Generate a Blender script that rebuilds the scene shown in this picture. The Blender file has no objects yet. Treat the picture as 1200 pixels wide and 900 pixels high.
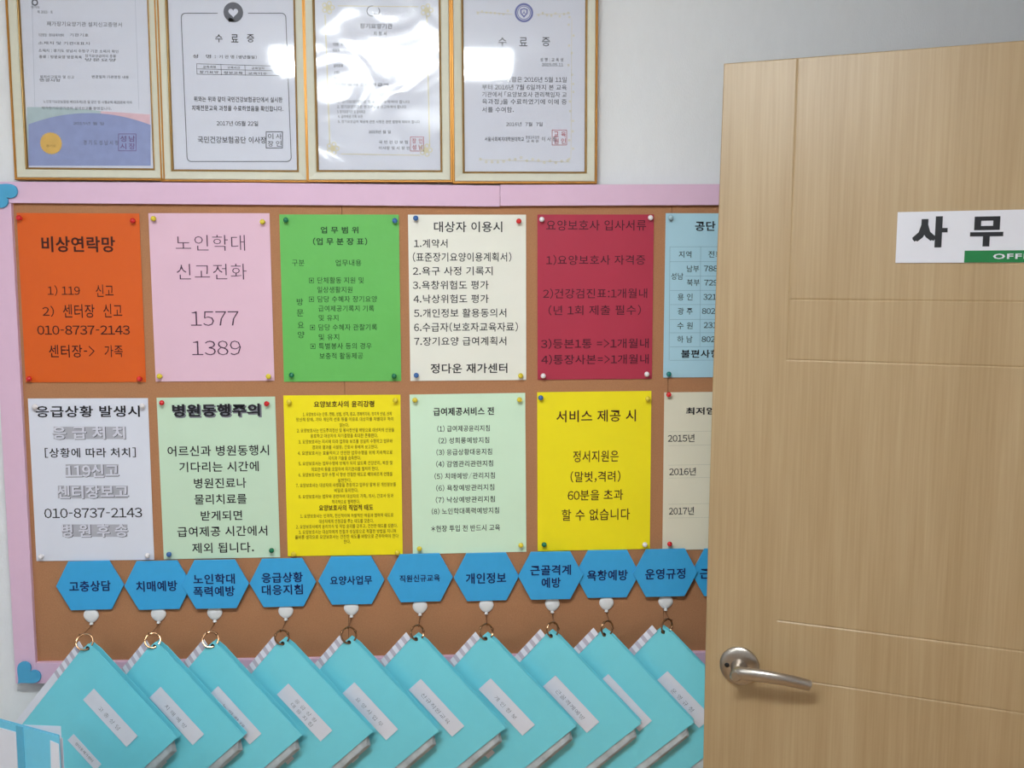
import bpy, bmesh, math, random
from mathutils import Vector, Matrix
random.seed(7)
S = bpy.context.scene
COL = S.collection

# ------------------------------------------------------------------ camera
ZC = 1.70                                   # eye height
CAM = (1.73227, 0.1094645, 0.0478635, 0.0026096, 1123.47)   # distance, pitch, yaw, roll, focal length (px of 1200)
D, P_, Y_, R_, F_ = CAM
fwd = Vector((math.sin(Y_)*math.cos(P_), math.cos(Y_)*math.cos(P_), -math.sin(P_)))
rt = Vector((math.cos(Y_), -math.sin(Y_), 0)); up = rt.cross(fwd)
c, s = math.cos(R_), math.sin(R_)
RT = rt*c + up*s; UP = up*c - rt*s
EYE = Vector((0, -D, ZC))
cd = bpy.data.cameras.new('camera'); cam = bpy.data.objects.new('camera', cd); COL.objects.link(cam)
cam.matrix_world = Matrix(((RT.x, UP.x, -fwd.x, EYE.x), (RT.y, UP.y, -fwd.y, EYE.y), (RT.z, UP.z, -fwd.z, EYE.z), (0, 0, 0, 1)))
cd.sensor_fit = 'HORIZONTAL'; cd.sensor_width = 36; cd.lens = F_/1200*36; cd.clip_start = 0.02
S.camera = cam
S.view_settings.view_transform = 'Standard'; S.view_settings.look = 'None'
S.view_settings.gamma = 1; S.view_settings.use_curve_mapping = False
S.view_settings.exposure = 0.0

# ------------------------------------------------------------------ light
LAMP = 52.5            # emission of the ceiling lamp diffusers
LAMP_COLOR = (0.92, 0.985, 1.0)
w = bpy.data.worlds.new('corridor_light'); S.world = w; w.use_nodes = True
w.node_tree.nodes['Background'].inputs[0].default_value = (1.0, 0.86, 0.68, 1)
w.node_tree.nodes['Background'].inputs[1].default_value = 0.5

def ray(px, py):
    return fwd + RT*((px-600)/F_) - UP*((py-450)/F_)
def at(px, py, y=0.0):                      # the point of the vertical plane at depth y seen in that pixel
    d = ray(px, py); return EYE + d*((y-EYE.y)/d.y)

# ------------------------------------------------------------------ materials
def lin(v): v /= 255.0; return v/12.92 if v <= .04045 else ((v+.055)/1.055)**2.4
def rgb(t, k=1.0): return (min(1, lin(t[0])*k), min(1, lin(t[1])*k), min(1, lin(t[2])*k), 1)
def mat(name, col, rough=.6, metal=0, spec=.5, k=1.0, coat=0, coat_rough=.1, var=.03, scale=60, bump=0, bump_scale=200, stretch=None, emit=0, emit_col=None, bump_dist=.002):
    m = bpy.data.materials.new(name); m.use_nodes = True; nt = m.node_tree; b = nt.nodes['Principled BSDF']
    b.inputs['Roughness'].default_value = rough; b.inputs['Metallic'].default_value = metal
    b.inputs['Specular IOR Level'].default_value = spec
    b.inputs['Coat Weight'].default_value = coat; b.inputs['Coat Roughness'].default_value = coat_rough
    cc = rgb(col, k)
    tc = nt.nodes.new('ShaderNodeTexCoord'); mp = nt.nodes.new('ShaderNodeMapping')
    nt.links.new(tc.outputs['Object'], mp.inputs['Vector'])
    if stretch: mp.inputs['Scale'].default_value = stretch
    n = nt.nodes.new('ShaderNodeTexNoise'); n.inputs['Scale'].default_value = scale; n.inputs['Detail'].default_value = 4
    nt.links.new(mp.outputs[0], n.inputs['Vector'])
    r = nt.nodes.new('ShaderNodeValToRGB')
    r.color_ramp.elements[0].position = .3; r.color_ramp.elements[1].position = .7
    r.color_ramp.elements[0].color = tuple(x*(1-var) for x in cc[:3]) + (1,)
    r.color_ramp.elements[1].color = tuple(min(1, x*(1+var)) for x in cc[:3]) + (1,)
    nt.links.new(n.outputs['Fac'], r.inputs[0]); nt.links.new(r.outputs[0], b.inputs['Base Color'])
    if bump:
        n2 = nt.nodes.new('ShaderNodeTexNoise'); n2.inputs['Scale'].default_value = bump_scale; n2.inputs['Detail'].default_value = 3
        nt.links.new(mp.outputs[0], n2.inputs['Vector'])
        bp = nt.nodes.new('ShaderNodeBump'); bp.inputs['Strength'].default_value = bump; bp.inputs['Distance'].default_value = bump_dist
        nt.links.new(n2.outputs['Fac'], bp.inputs['Height']); nt.links.new(bp.outputs[0], b.inputs['Normal'])
        if coat: nt.links.new(bp.outputs[0], b.inputs['Coat Normal'])
    if emit:
        b.inputs['Emission Color'].default_value = (emit_col or (1, 1, 1)) + (1,); b.inputs['Emission Strength'].default_value = emit
    return m
K = 1.0
def sheet_mat(name, col, coat=.35, k=K, bump=.35):
    return mat(name, col, rough=.5, spec=.3, k=k, coat=coat, coat_rough=.08, var=.012, scale=15, bump=bump, bump_scale=14, bump_dist=.004)
def ink(name, col): return mat(name, col, rough=.55, spec=.3, var=.05)
def glass_mat(name, bump=0, rough=.06, scale=8, boost=1.0):
    m = bpy.data.materials.new(name); m.use_nodes = True; nt = m.node_tree
    nt.nodes.remove(nt.nodes['Principled BSDF']); out = nt.nodes['Material Output']
    tr = nt.nodes.new('ShaderNodeBsdfTransparent'); gl = nt.nodes.new('ShaderNodeBsdfGlossy'); gl.inputs['Roughness'].default_value = rough
    fr = nt.nodes.new('ShaderNodeFresnel'); fr.inputs['IOR'].default_value = 1.5
    mx = nt.nodes.new('ShaderNodeMixShader'); mu = nt.nodes.new('ShaderNodeMath'); mu.operation = 'MULTIPLY'; mu.inputs[1].default_value = boost
    ge = nt.nodes.new('ShaderNodeNewGeometry'); ib = nt.nodes.new('ShaderNodeMath'); ib.operation = 'SUBTRACT'; ib.inputs[0].default_value = 1; m2 = nt.nodes.new('ShaderNodeMath'); m2.operation = 'MULTIPLY'; mu.use_clamp = True
    nt.links.new(ge.outputs['Backfacing'], ib.inputs[1]); nt.links.new(mu.outputs[0], m2.inputs[0]); nt.links.new(ib.outputs[0], m2.inputs[1])
    nt.links.new(fr.outputs[0], mu.inputs[0]); nt.links.new(m2.outputs[0], mx.inputs[0]); nt.links.new(tr.outputs[0], mx.inputs[1]); nt.links.new(gl.outputs[0], mx.inputs[2])
    nt.links.new(mx.outputs[0], out.inputs[0])
    if bump:
        tc = nt.nodes.new('ShaderNodeTexCoord'); n = nt.nodes.new('ShaderNodeTexNoise'); n.inputs['Scale'].default_value = scale
        n.inputs['Detail'].default_value = 1.5; n.inputs['Distortion'].default_value = 1.2
        nt.links.new(tc.outputs['Object'], n.inputs['Vector'])
        bp = nt.nodes.new('ShaderNodeBump'); bp.inputs['Strength'].default_value = bump; bp.inputs['Distance'].default_value = .01
        nt.links.new(n.outputs['Fac'], bp.inputs['Height']); nt.links.new(bp.outputs[0], gl.inputs['Normal'])
    return m

M = {}
M['wall'] = mat('painted_wallpaper', (228, 230, 234), .8, var=.012, scale=90, bump=.25, bump_scale=500, stretch=(1, 1, .35))
M['ceiling'] = mat('ceiling_white', (226, 226, 226), .85, var=.01)
M['floor'] = mat('floor_vinyl', (200, 164, 122), .45, var=.12, scale=6)
M['dark_panel'] = mat('wainscot', (96, 88, 80), .6, var=.1)
M['cork'] = mat('cork', (174, 124, 89), .85, spec=.2, var=.07, scale=420, bump=.3, bump_scale=700)
M['pink_foam'] = mat('pink_foam', (221, 186, 212), .6, spec=.3, var=.012, scale=40)
M['blue_foam'] = mat('blue_foam', (78, 162, 205), .6, spec=.3, var=.02)
M['gold'] = mat('gilt_edge', (178, 124, 54), .40, metal=.55, var=.08, scale=30)
M['lip'] = mat('gilt_inner_lip', (150, 116, 62), .4, metal=.5, var=.1)
M['moulding'] = mat('cream_moulding', (207, 205, 189), .55, spec=.4, var=.02, stretch=(1, 1, 1))
M['cert'] = mat('certificate_paper', (211, 214, 228), .7, var=.008)
M['glass'] = glass_mat('frame_glass')
M['film'] = glass_mat('wrinkled_film', bump=.42, rough=.16, scale=9, boost=1.3)
M['black'] = ink('black_ink', (28, 26, 34)); M['navy'] = ink('navy_ink', (22, 34, 92)); M['gray'] = ink('gray_ink', (96, 98, 108))
M['dimgray'] = ink('dim_gray_ink', (120, 122, 132)); M['shade'] = ink('gray_print', (176, 176, 188)); M['whiteink'] = ink('white_ink', (214, 214, 228))
M['brownink'] = ink('brown_ink', (66, 24, 16)); M['wine'] = ink('wine_ink', (72, 14, 34)); M['plum'] = ink('plum_ink', (70, 42, 66)); M['greenink'] = ink('green_ink', (24, 66, 34))
M['line'] = ink('table_rule', (130, 160, 178)); M['line2'] = ink('paper_rule', (190, 188, 172)); M['redstamp'] = ink('stamp_red', (186, 92, 104)); M['purplestamp'] = ink('stamp_purple', (112, 84, 132))
M['goldprint'] = ink('gold_print', (216, 176, 96)); M['paleline'] = ink('pale_gold_print', (216, 208, 176)); M['bluering'] = ink('emblem_blue', (110, 116, 172)); M['hillblue'] = ink('print_periwinkle', (142, 153, 196)); M['hillgreen'] = ink('print_sage', (172, 190, 196)); M['hillpink'] = ink('print_rose', (218, 184, 196)); M['paleblue'] = ink('pale_blue_rule', (178, 184, 200))
M['hex'] = mat('blue_board', (59, 166, 225), .42, spec=.4, var=.02, coat=.15)
M['white_plastic'] = mat('white_plastic', (232, 232, 234), .35, var=.01)
M['steel'] = mat('ring_steel', (158, 122, 92), .22, metal=1, var=.05)
M['satin'] = mat('satin_nickel', (186, 178, 170), .3, metal=1, var=.04, scale=300)
M['black_plastic'] = mat('black_plastic', (16, 16, 18), .4)
M['teal'] = mat('teal_cover', (119, 217, 234), .34, spec=.5, var=.015, scale=25, bump=.15, bump_scale=10, coat=.4, coat_rough=.4)
M['page'] = mat('clear_pages', (184, 192, 198), .3, var=.2, scale=40)
M['label'] = mat('label_paper', (224, 224, 236), .6, var=.01)
M['rung'] = mat('binding_gray', (186, 178, 194), .5)
M['cyan'] = mat('cyan_cover', (110, 200, 232), .35, var=.02); M['cyan_dark'] = mat('cyan_hinge', (84, 172, 208), .4)
M['desk'] = mat('desk_laminate', (205, 196, 178), .5, var=.04); M['desk_leg'] = mat('desk_leg_metal', (120, 122, 126), .4, metal=.6)
M['sign_white'] = mat('sign_white', (226, 226, 236), .35, var=.006); M['sign_green'] = mat('sign_green', (10, 122, 62), .4); M['sign_black'] = mat('sign_black', (20, 22, 30), .4)
M['lamp'] = mat('lamp_diffuser', (250, 250, 250), .5, emit=LAMP, emit_col=LAMP_COLOR)
M['fill_lamp'] = mat('fill_lamp_diffuser', (250, 250, 250), .5, emit=LAMP*.35, emit_col=LAMP_COLOR)
M['lamp_frame'] = mat('lamp_frame', (226, 226, 226), .5)
def door_mat():
    m = mat('beech_veneer', (196, 172, 136), .42, spec=.5, coat=.25, coat_rough=.35)
    nt = m.node_tree; b = nt.nodes['Principled BSDF']
    tc = nt.nodes.new('ShaderNodeTexCoord')
    def noise(scale, det, st):
        mp = nt.nodes.new('ShaderNodeMapping'); mp.inputs['Scale'].default_value = st; nt.links.new(tc.outputs['Object'], mp.inputs['Vector'])
        n = nt.nodes.new('ShaderNodeTexNoise'); n.inputs['Scale'].default_value = scale; n.inputs['Detail'].default_value = det; nt.links.new(mp.outputs[0], n.inputs['Vector']); return n
    fine = noise(260, 3, (1, 1, .02)); broad = noise(14, 4, (1, 1, .05)); mid = noise(60, 3, (1, 1, .04))
    def math2(op, a, bb):
        q = nt.nodes.new('ShaderNodeMath'); q.operation = op
        for i, t in enumerate((a, bb)):
            if isinstance(t, (int, float)): q.inputs[i].default_value = t
            else: nt.links.new(t, q.inputs[i])
        return q.outputs[0]
    f = math2('ADD', math2('ADD', math2('MULTIPLY', fine.outputs['Fac'], .35), math2('MULTIPLY', broad.outputs['Fac'], .4)), math2('MULTIPLY', mid.outputs['Fac'], .25))
    r = nt.nodes.new('ShaderNodeValToRGB'); r.color_ramp.elements[0].position = .36; r.color_ramp.elements[1].position = .64
    r.color_ramp.elements[0].color = rgb((168, 140, 101)); r.color_ramp.elements[1].color = rgb((188, 163, 126))
    nt.links.new(f, r.inputs[0]); nt.links.new(r.outputs[0], b.inputs['Base Color'])
    return m
M['door'] = door_mat()

# ------------------------------------------------------------------ mesh tools
class MB:
    def __init__(self): self.v = []; self.f = []; self.mi = []
    def add(self, vs, fs, mi=0):
        o = len(self.v); self.v += [Vector(p) for p in vs]; self.f += [tuple(i+o for i in q) for q in fs]; self.mi += [mi]*len(fs); return self
    def box(self, x0, x1, y0, y1, z0, z1, mi=0):
        vs = [(x, y, z) for x in (x0, x1) for y in (y0, y1) for z in (z0, z1)]
        return self.add(vs, [(0, 1, 3, 2), (4, 6, 7, 5), (0, 4, 5, 1), (2, 3, 7, 6), (0, 2, 6, 4), (1, 5, 7, 3)], mi)
    def prism(self, pts, front, back, mi=0):      # outline given as front points -> thickness along +y by (back-front)
        n = len(pts); d = back-front
        a = [Vector((p[0], front, p[1])) for p in pts]; b = [q + Vector((0, d, 0)) for q in a]
        return self.add(a+b, [tuple(range(n)), tuple(range(2*n-1, n-1, -1))] + [(i, i+n, (i+1) % n+n, (i+1) % n) for i in range(n)], mi)
    def flat(self, pts, y, mi=0): return self.add([(p[0], y, p[1]) for p in pts], [tuple(range(len(pts)))], mi)
    def lathe(self, prof, o, axis, seg=20, mi=0):  # prof: (distance along axis, radius)
        a = Vector(axis).normalized(); u = a.orthogonal().normalized(); w_ = a.cross(u); vs = []; fs = []
        for h, r in prof:
            for k in range(seg):
                t = 2*math.pi*k/seg; vs.append(Vector(o)+a*h+(u*math.cos(t)+w_*math.sin(t))*max(r, 1e-5))
        for i in range(len(prof)-1):
            for k in range(seg): fs.append((i*seg+k, i*seg+(k+1) % seg, (i+1)*seg+(k+1) % seg, (i+1)*seg+k))
        fs.append(tuple(range(seg-1, -1, -1))); fs.append(tuple(range((len(prof)-1)*seg, len(prof)*seg)))
        return self.add(vs, fs, mi)
    def tube(self, path, r, seg=10, closed=False, mi=0, flat=1.0):
        path = [Vector(p) for p in path]; n = len(path); rs = r if isinstance(r, (list, tuple)) else [r]*n; vs = []; fs = []; prev = None
        for i, p in enumerate(path):
            t = (path[(i+1) % n]-path[i-1]) if closed else (path[min(i+1, n-1)]-path[max(i-1, 0)]); t.normalize()
            u = (prev - t*prev.dot(t)).normalized() if prev is not None else t.orthogonal().normalized()
            prev = u; v = t.cross(u)
            for k in range(seg):
                a = 2*math.pi*k/seg; vs.append(p+(u*math.cos(a)+v*math.sin(a)*flat)*rs[i])
        for i in range(n if closed else n-1):
            j = (i+1) % n
            for k in range(seg): fs.append((i*seg+k, i*seg+(k+1) % seg, j*seg+(k+1) % seg, j*seg+k))
        if not closed: fs += [tuple(range(seg-1, -1, -1)), tuple(range((n-1)*seg, n*seg))]
        return self.add(vs, fs, mi)
    def build(self, name, mats, parent=None, origin=None, smooth=False, bevel=0, fixn=True):
        if not isinstance(mats, (list, tuple)): mats = [mats]
        me = bpy.data.meshes.new(name); o = bpy.data.objects.new(name, me); COL.objects.link(o)
        off = Vector(origin) if origin is not None else Vector((0, 0, 0))
        if parent is not None: o.parent = parent
        else: o.location = off
        me.from_pydata([v-off if parent is None else v for v in self.v], [], self.f)
        for m in mats: me.materials.append(m)
        me.polygons.foreach_set('material_index', self.mi)
        if fixn:
            bm = bmesh.new(); bm.from_mesh(me); bmesh.ops.recalc_face_normals(bm, faces=bm.faces); bm.to_mesh(me); bm.free()
        if smooth: me.polygons.foreach_set('use_smooth', [True]*len(me.polygons)); me.set_sharp_from_angle(angle=math.radians(40))
        if bevel:
            b = o.modifiers.new('bevel', 'BEVEL'); b.width = bevel; b.segments = 2; b.limit_method = 'ANGLE'
        me.update(); return o
def build_blocks(mb, name, mats, parent):
    # printing: each block of lines that stands clear of the others becomes a part of its own
    import numpy as np
    n = len(mb.v); par = list(range(n))
    def find(a):
        while par[a] != a: par[a] = par[par[a]]; a = par[a]
        return a
    for f in mb.f:
        r0 = find(f[0])
        for q in f[1:]: par[find(q)] = r0
    root = np.array([find(i) for i in range(n)]); u, isl = np.unique(root, return_inverse=True); k = len(u)
    P = np.array([tuple(v) for v in mb.v]); lo = np.full((k, 3), 1e9); hi = np.full((k, 3), -1e9)
    np.minimum.at(lo, isl, P); np.maximum.at(hi, isl, P); size = (hi-lo).max(1)
    gap = np.maximum(0, np.maximum(lo[:, None]-hi[None], lo[None]-hi[:, None])); near = np.sqrt((gap**2).sum(2)) <= np.maximum(.0195, .49*np.maximum(size[:, None], size[None]))
    lab = -np.ones(k, int); c_ = 0
    for i in range(k):
        if lab[i] >= 0: continue
        st = [i]; lab[i] = c_
        while st:
            for j in np.nonzero(near[st.pop()] & (lab < 0))[0]: lab[j] = c_; st.append(j)
        c_ += 1
    out = []
    for q in range(c_):
        m2 = MB(); mp = {}
        for f, mi in zip(mb.f, mb.mi):
            if lab[isl[f[0]]] != q: continue
            for v in f:
                if v not in mp: mp[v] = len(m2.v); m2.v.append(mb.v[v])
            m2.f.append(tuple(mp[v] for v in f)); m2.mi.append(mi)
        out.append(m2.build(name, mats, parent, fixn=False))
    return out
def tag(o, label, cat, group=None, kind=None):
    if label: o['label'] = label
    if cat: o['category'] = cat
    if group: o['group'] = group
    if kind: o['kind'] = kind
    return o
def empty(name, loc, rz=0):
    o = bpy.data.objects.new(name, None); COL.objects.link(o); o.location = loc; o.rotation_euler = (0, 0, rz); o.empty_display_size = .05; return o

# writing: glyph outlines of the built-in font, turned into flat mesh and fitted to a box
GL = {}
FULL = {chr(k): (chr(k) if chr(k).isalpha() else chr(k+0xFEE0)) for k in range(0x21, 0x7F)}
ADV = {'-': .38, '(': .36, ')': .36, '.': .28, ',': .28, ':': .28, '[': .36, ']': .36, '/': .40, '*': .48, ' ': .30, '「': .55, '」': .55}
def glyph(ch, bold):
    k = (ch, bold)
    if k in GL: return GL[k]
    cu = bpy.data.curves.new('t', 'FONT'); cu.body = FULL.get(ch, ch); cu.resolution_u = 2; cu.offset = bold; cu.fill_mode = 'FRONT'; cu.dimensions = '2D'
    o = bpy.data.objects.new('t', cu)
    me = bpy.data.meshes.new_from_object(o)
    vs = [(v.co.x, v.co.y) for v in me.vertices]; fs = [tuple(p.vertices) for p in me.polygons]
    bpy.data.meshes.remove(me); bpy.data.objects.remove(o); bpy.data.curves.remove(cu)
    GL[k] = (vs, fs); return GL[k]
def text_mesh(s_, bold):                             # whole line, fitted to the unit square
    vs = []; fs = []; x = 0.0
    for ch in s_:
        full = ch in FULL
        adv = ADV.get(ch, .57 if full else .95)
        if ch != ' ':
            g, f = glyph(ch, bold); o = len(vs); sx_ = 1.0; sh = x
            if full or ch in '「」':                       # wide forms are closed up to proportional widths
                lo = min(p[0] for p in g); hi = max(p[0] for p in g)
                sx_ = {'-': .36, '=': .6, '>': .6, '/': .55}.get(ch, 1.0); wd = (hi-lo)*sx_
                if not ch.isdigit(): adv = wd+.14
                sh = x+(adv-wd)/2-lo*sx_
            vs += [(p[0]*sx_+sh, p[1]) for p in g]; fs += [tuple(i+o for i in q) for q in f]
        x += adv
    x0 = min(v[0] for v in vs); x1 = max(v[0] for v in vs); y0 = min(v[1] for v in vs); y1 = max(v[1] for v in vs)
    return [((v[0]-x0)/(x1-x0), (v[1]-y0)/(y1-y0)) for v in vs], fs
def write(mb, s, O, X, Z, bold=0.0, mi=0):           # O lower-left corner, X width vector, Z height vector
    b0 = min((-.012, .0, .004, .008, .012, .016), key=lambda q: abs(q-bold))
    vs, fs = text_mesh(s, b0); N = X.cross(Z).normalized()
    ex = (bold-.016)*1.5 if bold > .017 else 0             # heavier weights: the strokes are printed several times side by side
    k = Z.length
    for q, (dx_, dz_) in enumerate([(0, 0)] if not ex else [(-1, -.4), (1, -.4), (-1, .4), (1, .4), (0, 0)]):
        o = O+X.normalized()*(dx_*ex*k)+Z.normalized()*(dz_*ex*k)+N*(.00006*q); mb.add([o+X*a+Z*b for a, b in vs], fs, mi)
def write_px(mb, s, x0, x1, yc, h, y, off, bold=0.0, mi=0, slope=0.0):   # baseline box seen at those pixels on the plane y
    a = at(x0, yc+h/2, y); b = at(x1, yc+h/2+slope*(x1-x0), y); t = at(x0, yc-h/2, y)
    O = a-off; write(mb, s, O, b-a, Vector((0, 0, t.z-a.z)), bold, mi)

# ------------------------------------------------------------------ room shell
YW = .016                                    # face of the back wall (the notices hang at y = 0)
XL, XR, YF, H = -2.3, 1.27, -3.9, 2.4
def struct(name, mb, m, **k): return tag(mb.build(name, m, **k), None, None, kind='structure')
struct('wall_back', MB().box(XL-.1, XR+.1, YW, YW+.1, 0, H), M['wall'])
struct('wall_left', MB().box(XL-.1, XL, YF, YW, 0, H), M['wall'])
struct('wall_front', MB().box(XL-.1, XR+.1, YF-.1, YF, 0, H), M['wall'])
DY0, DY1, DH = -1.42, -.47, 2.085
struct('wall_right', MB().box(XR, XR+.12, DY1, YW, 0, H).box(XR, XR+.12, YF, DY0, 0, H).box(XR, XR+.12, DY0, DY1, DH, H), M['wall'])
struct('floor', MB().box(XL-.1, XR+.12, YF-.1, YW+.1, -.05, 0), M['floor'])
struct('ceiling', MB().box(XL-.1, XR+.12, YF-.1, YW+.1, H, H+.05), M['ceiling'])
struct('baseboard_back', MB().box(XL, XR, YW-.012, YW, 0, .08), M['desk'], bevel=.003)
struct('trim_1', MB().box(XR-.012, XR+.132, DY1-.03, DY1, 0, DH).box(XR-.012, XR+.132, DY0, DY0+.03, 0, DH).box(XR-.012, XR+.132, DY0, DY1, DH-.03, DH), M['door'], bevel=.003)

# ceiling lamp and an added fill lamp
def lamp(x, y, label, wx=.80, wy=.28, m='lamp'):
    r = empty('ceiling_light', (x, y, H)); tag(r, label, 'ceiling light', 'ceiling lamps')
    MB().box(-wx/2-.012, wx/2+.012, -wy/2-.012, wy/2+.012, -.018, -.001).build('base_plate', M['lamp_frame'], r, bevel=.003)
    MB().box(-wx/2, wx/2, -wy/2, wy/2, -.072, -.019).build('diffuser', M[m], r, bevel=.008)
lamp(-.22, -1.305, 'rectangular ceiling lamp above the notice board wall', .72, .17)
lamp(-2.10, -2.2, 'narrow fill lamp added out of view along the left wall', .17, .72, 'fill_lamp')  # added unseen lamp for fill light, kept clear of the glass reflections

# ------------------------------------------------------------------ door leaf, swung into the room
PH = 0.418988; DX, DYY = .426, -.12
dn = Vector((math.sin(PH), math.cos(PH), 0)); dx = Vector((math.cos(PH), -math.sin(PH), 0)); dO = Vector((DX, DYY, 0))
def at_door(px, py, off=0.0):
    d = ray(px, py); t = (dn.dot(dO)+off-dn.dot(EYE))/dn.dot(d); p = EYE+d*t; q = p-dO
    return q.dot(dx), p.z
DW = .90; DTOP = at_door(848, 74.5)[1]
def leaf():
    mb = MB(); g = .0022
    gz = [sum(at_door(*p)[1] for p in pr)/2 for pr in (((921, 350.7), (1200, 353.8)), ((920.7, 421.3), (1200, 430.5)), ((908.7, 726.9), (1200, 763.7)), ((946.4, 799), (1200, 836)))]
    xv = (at_door(935, 66)[0]+at_door(912, 726)[0])/2
    XS = [0, .0015, xv-g, xv, xv+g, DW-.0015, DW]
    zs = [.008] + sorted([z+d for z in gz for d in (-g, 0, g)])
    extra = [.3+.2*i for i in range(9)]
    zs = sorted(zs + [DTOP-.0015, DTOP] + [e for e in extra if all(abs(e-z) > .02 for z in zs) and e < DTOP-.03])
    def bow(z): t = (z-.35)/(DTOP-.35); return -.006*math.sin(math.pi*max(0, min(1, t)))
    V = []; nx = len(XS)
    for z in zs:
        for i, x in enumerate(XS):
            d = 0
            if any(abs(z-q) < 1e-6 for q in gz) and i >= 3: d = .0011
            if i == 3 and z > gz[1]-1e-6: d = .0007
            if i in (0, nx-1) or z in (zs[0], zs[-1]): d = .0012
            V.append((x+(bow(z) if i < 2 else 0), d, z))
    Fs = [(r*nx+i, r*nx+i+1, (r+1)*nx+i+1, (r+1)*nx+i) for r in range(len(zs)-1) for i in range(nx-1)]
    n0 = len(V); V += [(v[0], .04, v[2]) for v in V]
    Fs += [tuple(n0+i for i in reversed(f)) for f in list(Fs)]
    per = [i for i in range(nx)] + [r*nx+nx-1 for r in range(1, len(zs))] + [(len(zs)-1)*nx+i for i in range(nx-2, -1, -1)] + [r*nx for r in range(len(zs)-2, 0, -1)]
    for a, b in zip(per, per[1:]+per[:1]): Fs.append((b, a, n0+a, n0+b))
    mb.add(V, Fs); return mb
door = leaf().build('door_1', M['door'])
door.location = dO; door.rotation_euler = (0, 0, -PH)
tag(door, 'light beech veneer door standing half open with routed grooves and a lever handle', 'door', kind='structure')
# handle
hx, hz = at_door(866.5, 780.5, -.004)
hd = bpy.data.objects.new('door_handle', None); COL.objects.link(hd); hd.parent = door; hd.location = (hx, 0, hz); hd['label'] = 'satin nickel lever handle on a round rose'
MB().lathe([(0, .0335), (.003, .0342), (.006, .0335), (.0085, .030), (.0098, .022), (.0102, .0001)], (0, 0, 0), (0, -1, 0), 40).build('rose', M['satin'], hd, smooth=True)
MB().lathe([(.006, .0155), (.020, .0115), (.034, .0100), (.050, .0098), (.0525, .0075), (.053, .0001)], (0, 0, 0), (0, -1, 0), 28).build('neck', M['satin'], hd, smooth=True)
pth = []; rr = []
for i in range(17):
    t = i/16; x = -.004+.124*t
    pth.append((x, -.044-.010*math.sin(t*math.pi*.9)*1.0+.012*t*t, .003+.008*math.sin(math.pi*t*.75)-.012*t*t)); rr.append(.0118-.0022*t)
lev = MB()
vs = []; fs = []; SG = 16
for i, p in enumerate(pth):
    p = Vector(p); a_ = Vector(pth[max(i-1, 0)]); b_ = Vector(pth[min(i+1, 16)]); t = (b_-a_).normalized(); u = Vector((0, -1, 0)); u = (u-t*u.dot(t)).normalized(); v = t.cross(u)
    k_ = .7 if i in (0,) else 1
    for k in range(SG):
        an = 2*math.pi*k/SG; vs.append(p+u*math.cos(an)*.0070*k_+v*math.sin(an)*rr[i]*k_)
for i in range(16):
    for k in range(SG): fs.append((i*SG+k, i*SG+(k+1) % SG, (i+1)*SG+(k+1) % SG, (i+1)*SG+k))
fs += [tuple(range(SG)), tuple(range(16*SG, 17*SG))]
lev.add(vs, fs).build('lever', M['satin'], hd, smooth=True)
MB().lathe([(0, .0042), (.0105, .0042), (.0112, .003), (.0112, .0001)], (-.0205, 0, .001), (0, -1, 0), 16).build('keyhole', M['black_plastic'], hd, smooth=True)
# sign on the door
def sign():
    a = at_door(1052.3, 248.3); b = at_door(1049, 307.7); sc_ = at_door(1200, 246)
    x0 = (a[0]+b[0])/2; z1 = (a[1]+sc_[1])/2; z0 = (b[1]+at_door(1200, 308.3)[1])/2
    x1 = at_door(1263, 270)[0]
    r = empty('door_sign', dO+dx*x0+Vector((0, 0, z0)), -PH)
    tag(r, 'white office sign with green band stuck on the beech door', 'sign')
    def L(px, py): q = at_door(px, py); return q[0]-x0, q[1]-z0
    MB().box(0, x1-x0, -.0022, -.0002, 0, z1-z0).build('sign_plate', M['sign_white'], r, bevel=.0003)
    gx = L(1130, 300)[0]; gz_ = L(1132, 293.8)[1]
    MB().box(gx, x1-x0, -.0028, -.0021, 0.0003, gz_).build('green_band', M['sign_green'], r)['label'] = 'green band with white letters'
    t = MB()
    for ch, p0, p1 in (('사', (1070, 289.7), (1109.5, 254)), ('무', (1137.5, 288.5), (1175, 254)), ('실', (1204, 289.5), (1243, 253))):
        u0, w0 = L(*p0); u1, w1 = L(*p1); write(t, ch, Vector((u0, -.0026, w0)), Vector((u1-u0, 0, 0)), Vector((0, 0, w1-w0)), .045)
    build_blocks(t, 'lettering', M['sign_black'], r)
    t = MB(); u0, w0 = L(1163.5, 303.6); u1, w1 = L(1227, 297)
    write(t, 'OFFICE', Vector((u0, -.0032, w0)), Vector((u1-u0, 0, 0)), Vector((0, 0, w1-w0)), .03)
    t.build('band_lettering', M['sign_white'], r, fixn=False)
sign()

# ------------------------------------------------------------------ bulletin board
YC, YB = .0015, -.0075                        # cork face, border face
tl = at(12.3, 239, YB); bl = at(41.8, 778, YB)
CX0 = (tl.x+bl.x)/2; CX1 = .98
CZ0 = at(200, 774.5, YB).z; CZ1 = at(400, 240.5, YB).z
BW = .0375
BX0 = CX0-BW; BZ0 = CZ0-.039; BZ1 = at(420, 214.6, YB).z
board = empty('bulletin_board', (CX0+.5, YW, BZ0)); bo = board.location.copy()
tag(board, 'long brown cork board with a pink foam border mounted on the wall', 'bulletin board')
def W(mb, name, m, parent, base, **k):       # world-space mesh -> child of an unrotated root
    mb.v = [v-base for v in mb.v]; return mb.build(name, m, parent, **k)
s1 = at(402, 340, YC).x; s2 = at(783, 450, YC).x; g = .0004
for a, b in ((CX0-.02, s1-g), (s1+g, s2-g), (s2+g, CX1+.02)):
    W(MB().box(a, b, YC, YW-.0005, CZ0-.02, CZ1+.018), 'cork_panel', M['cork'], board, bo)
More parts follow.
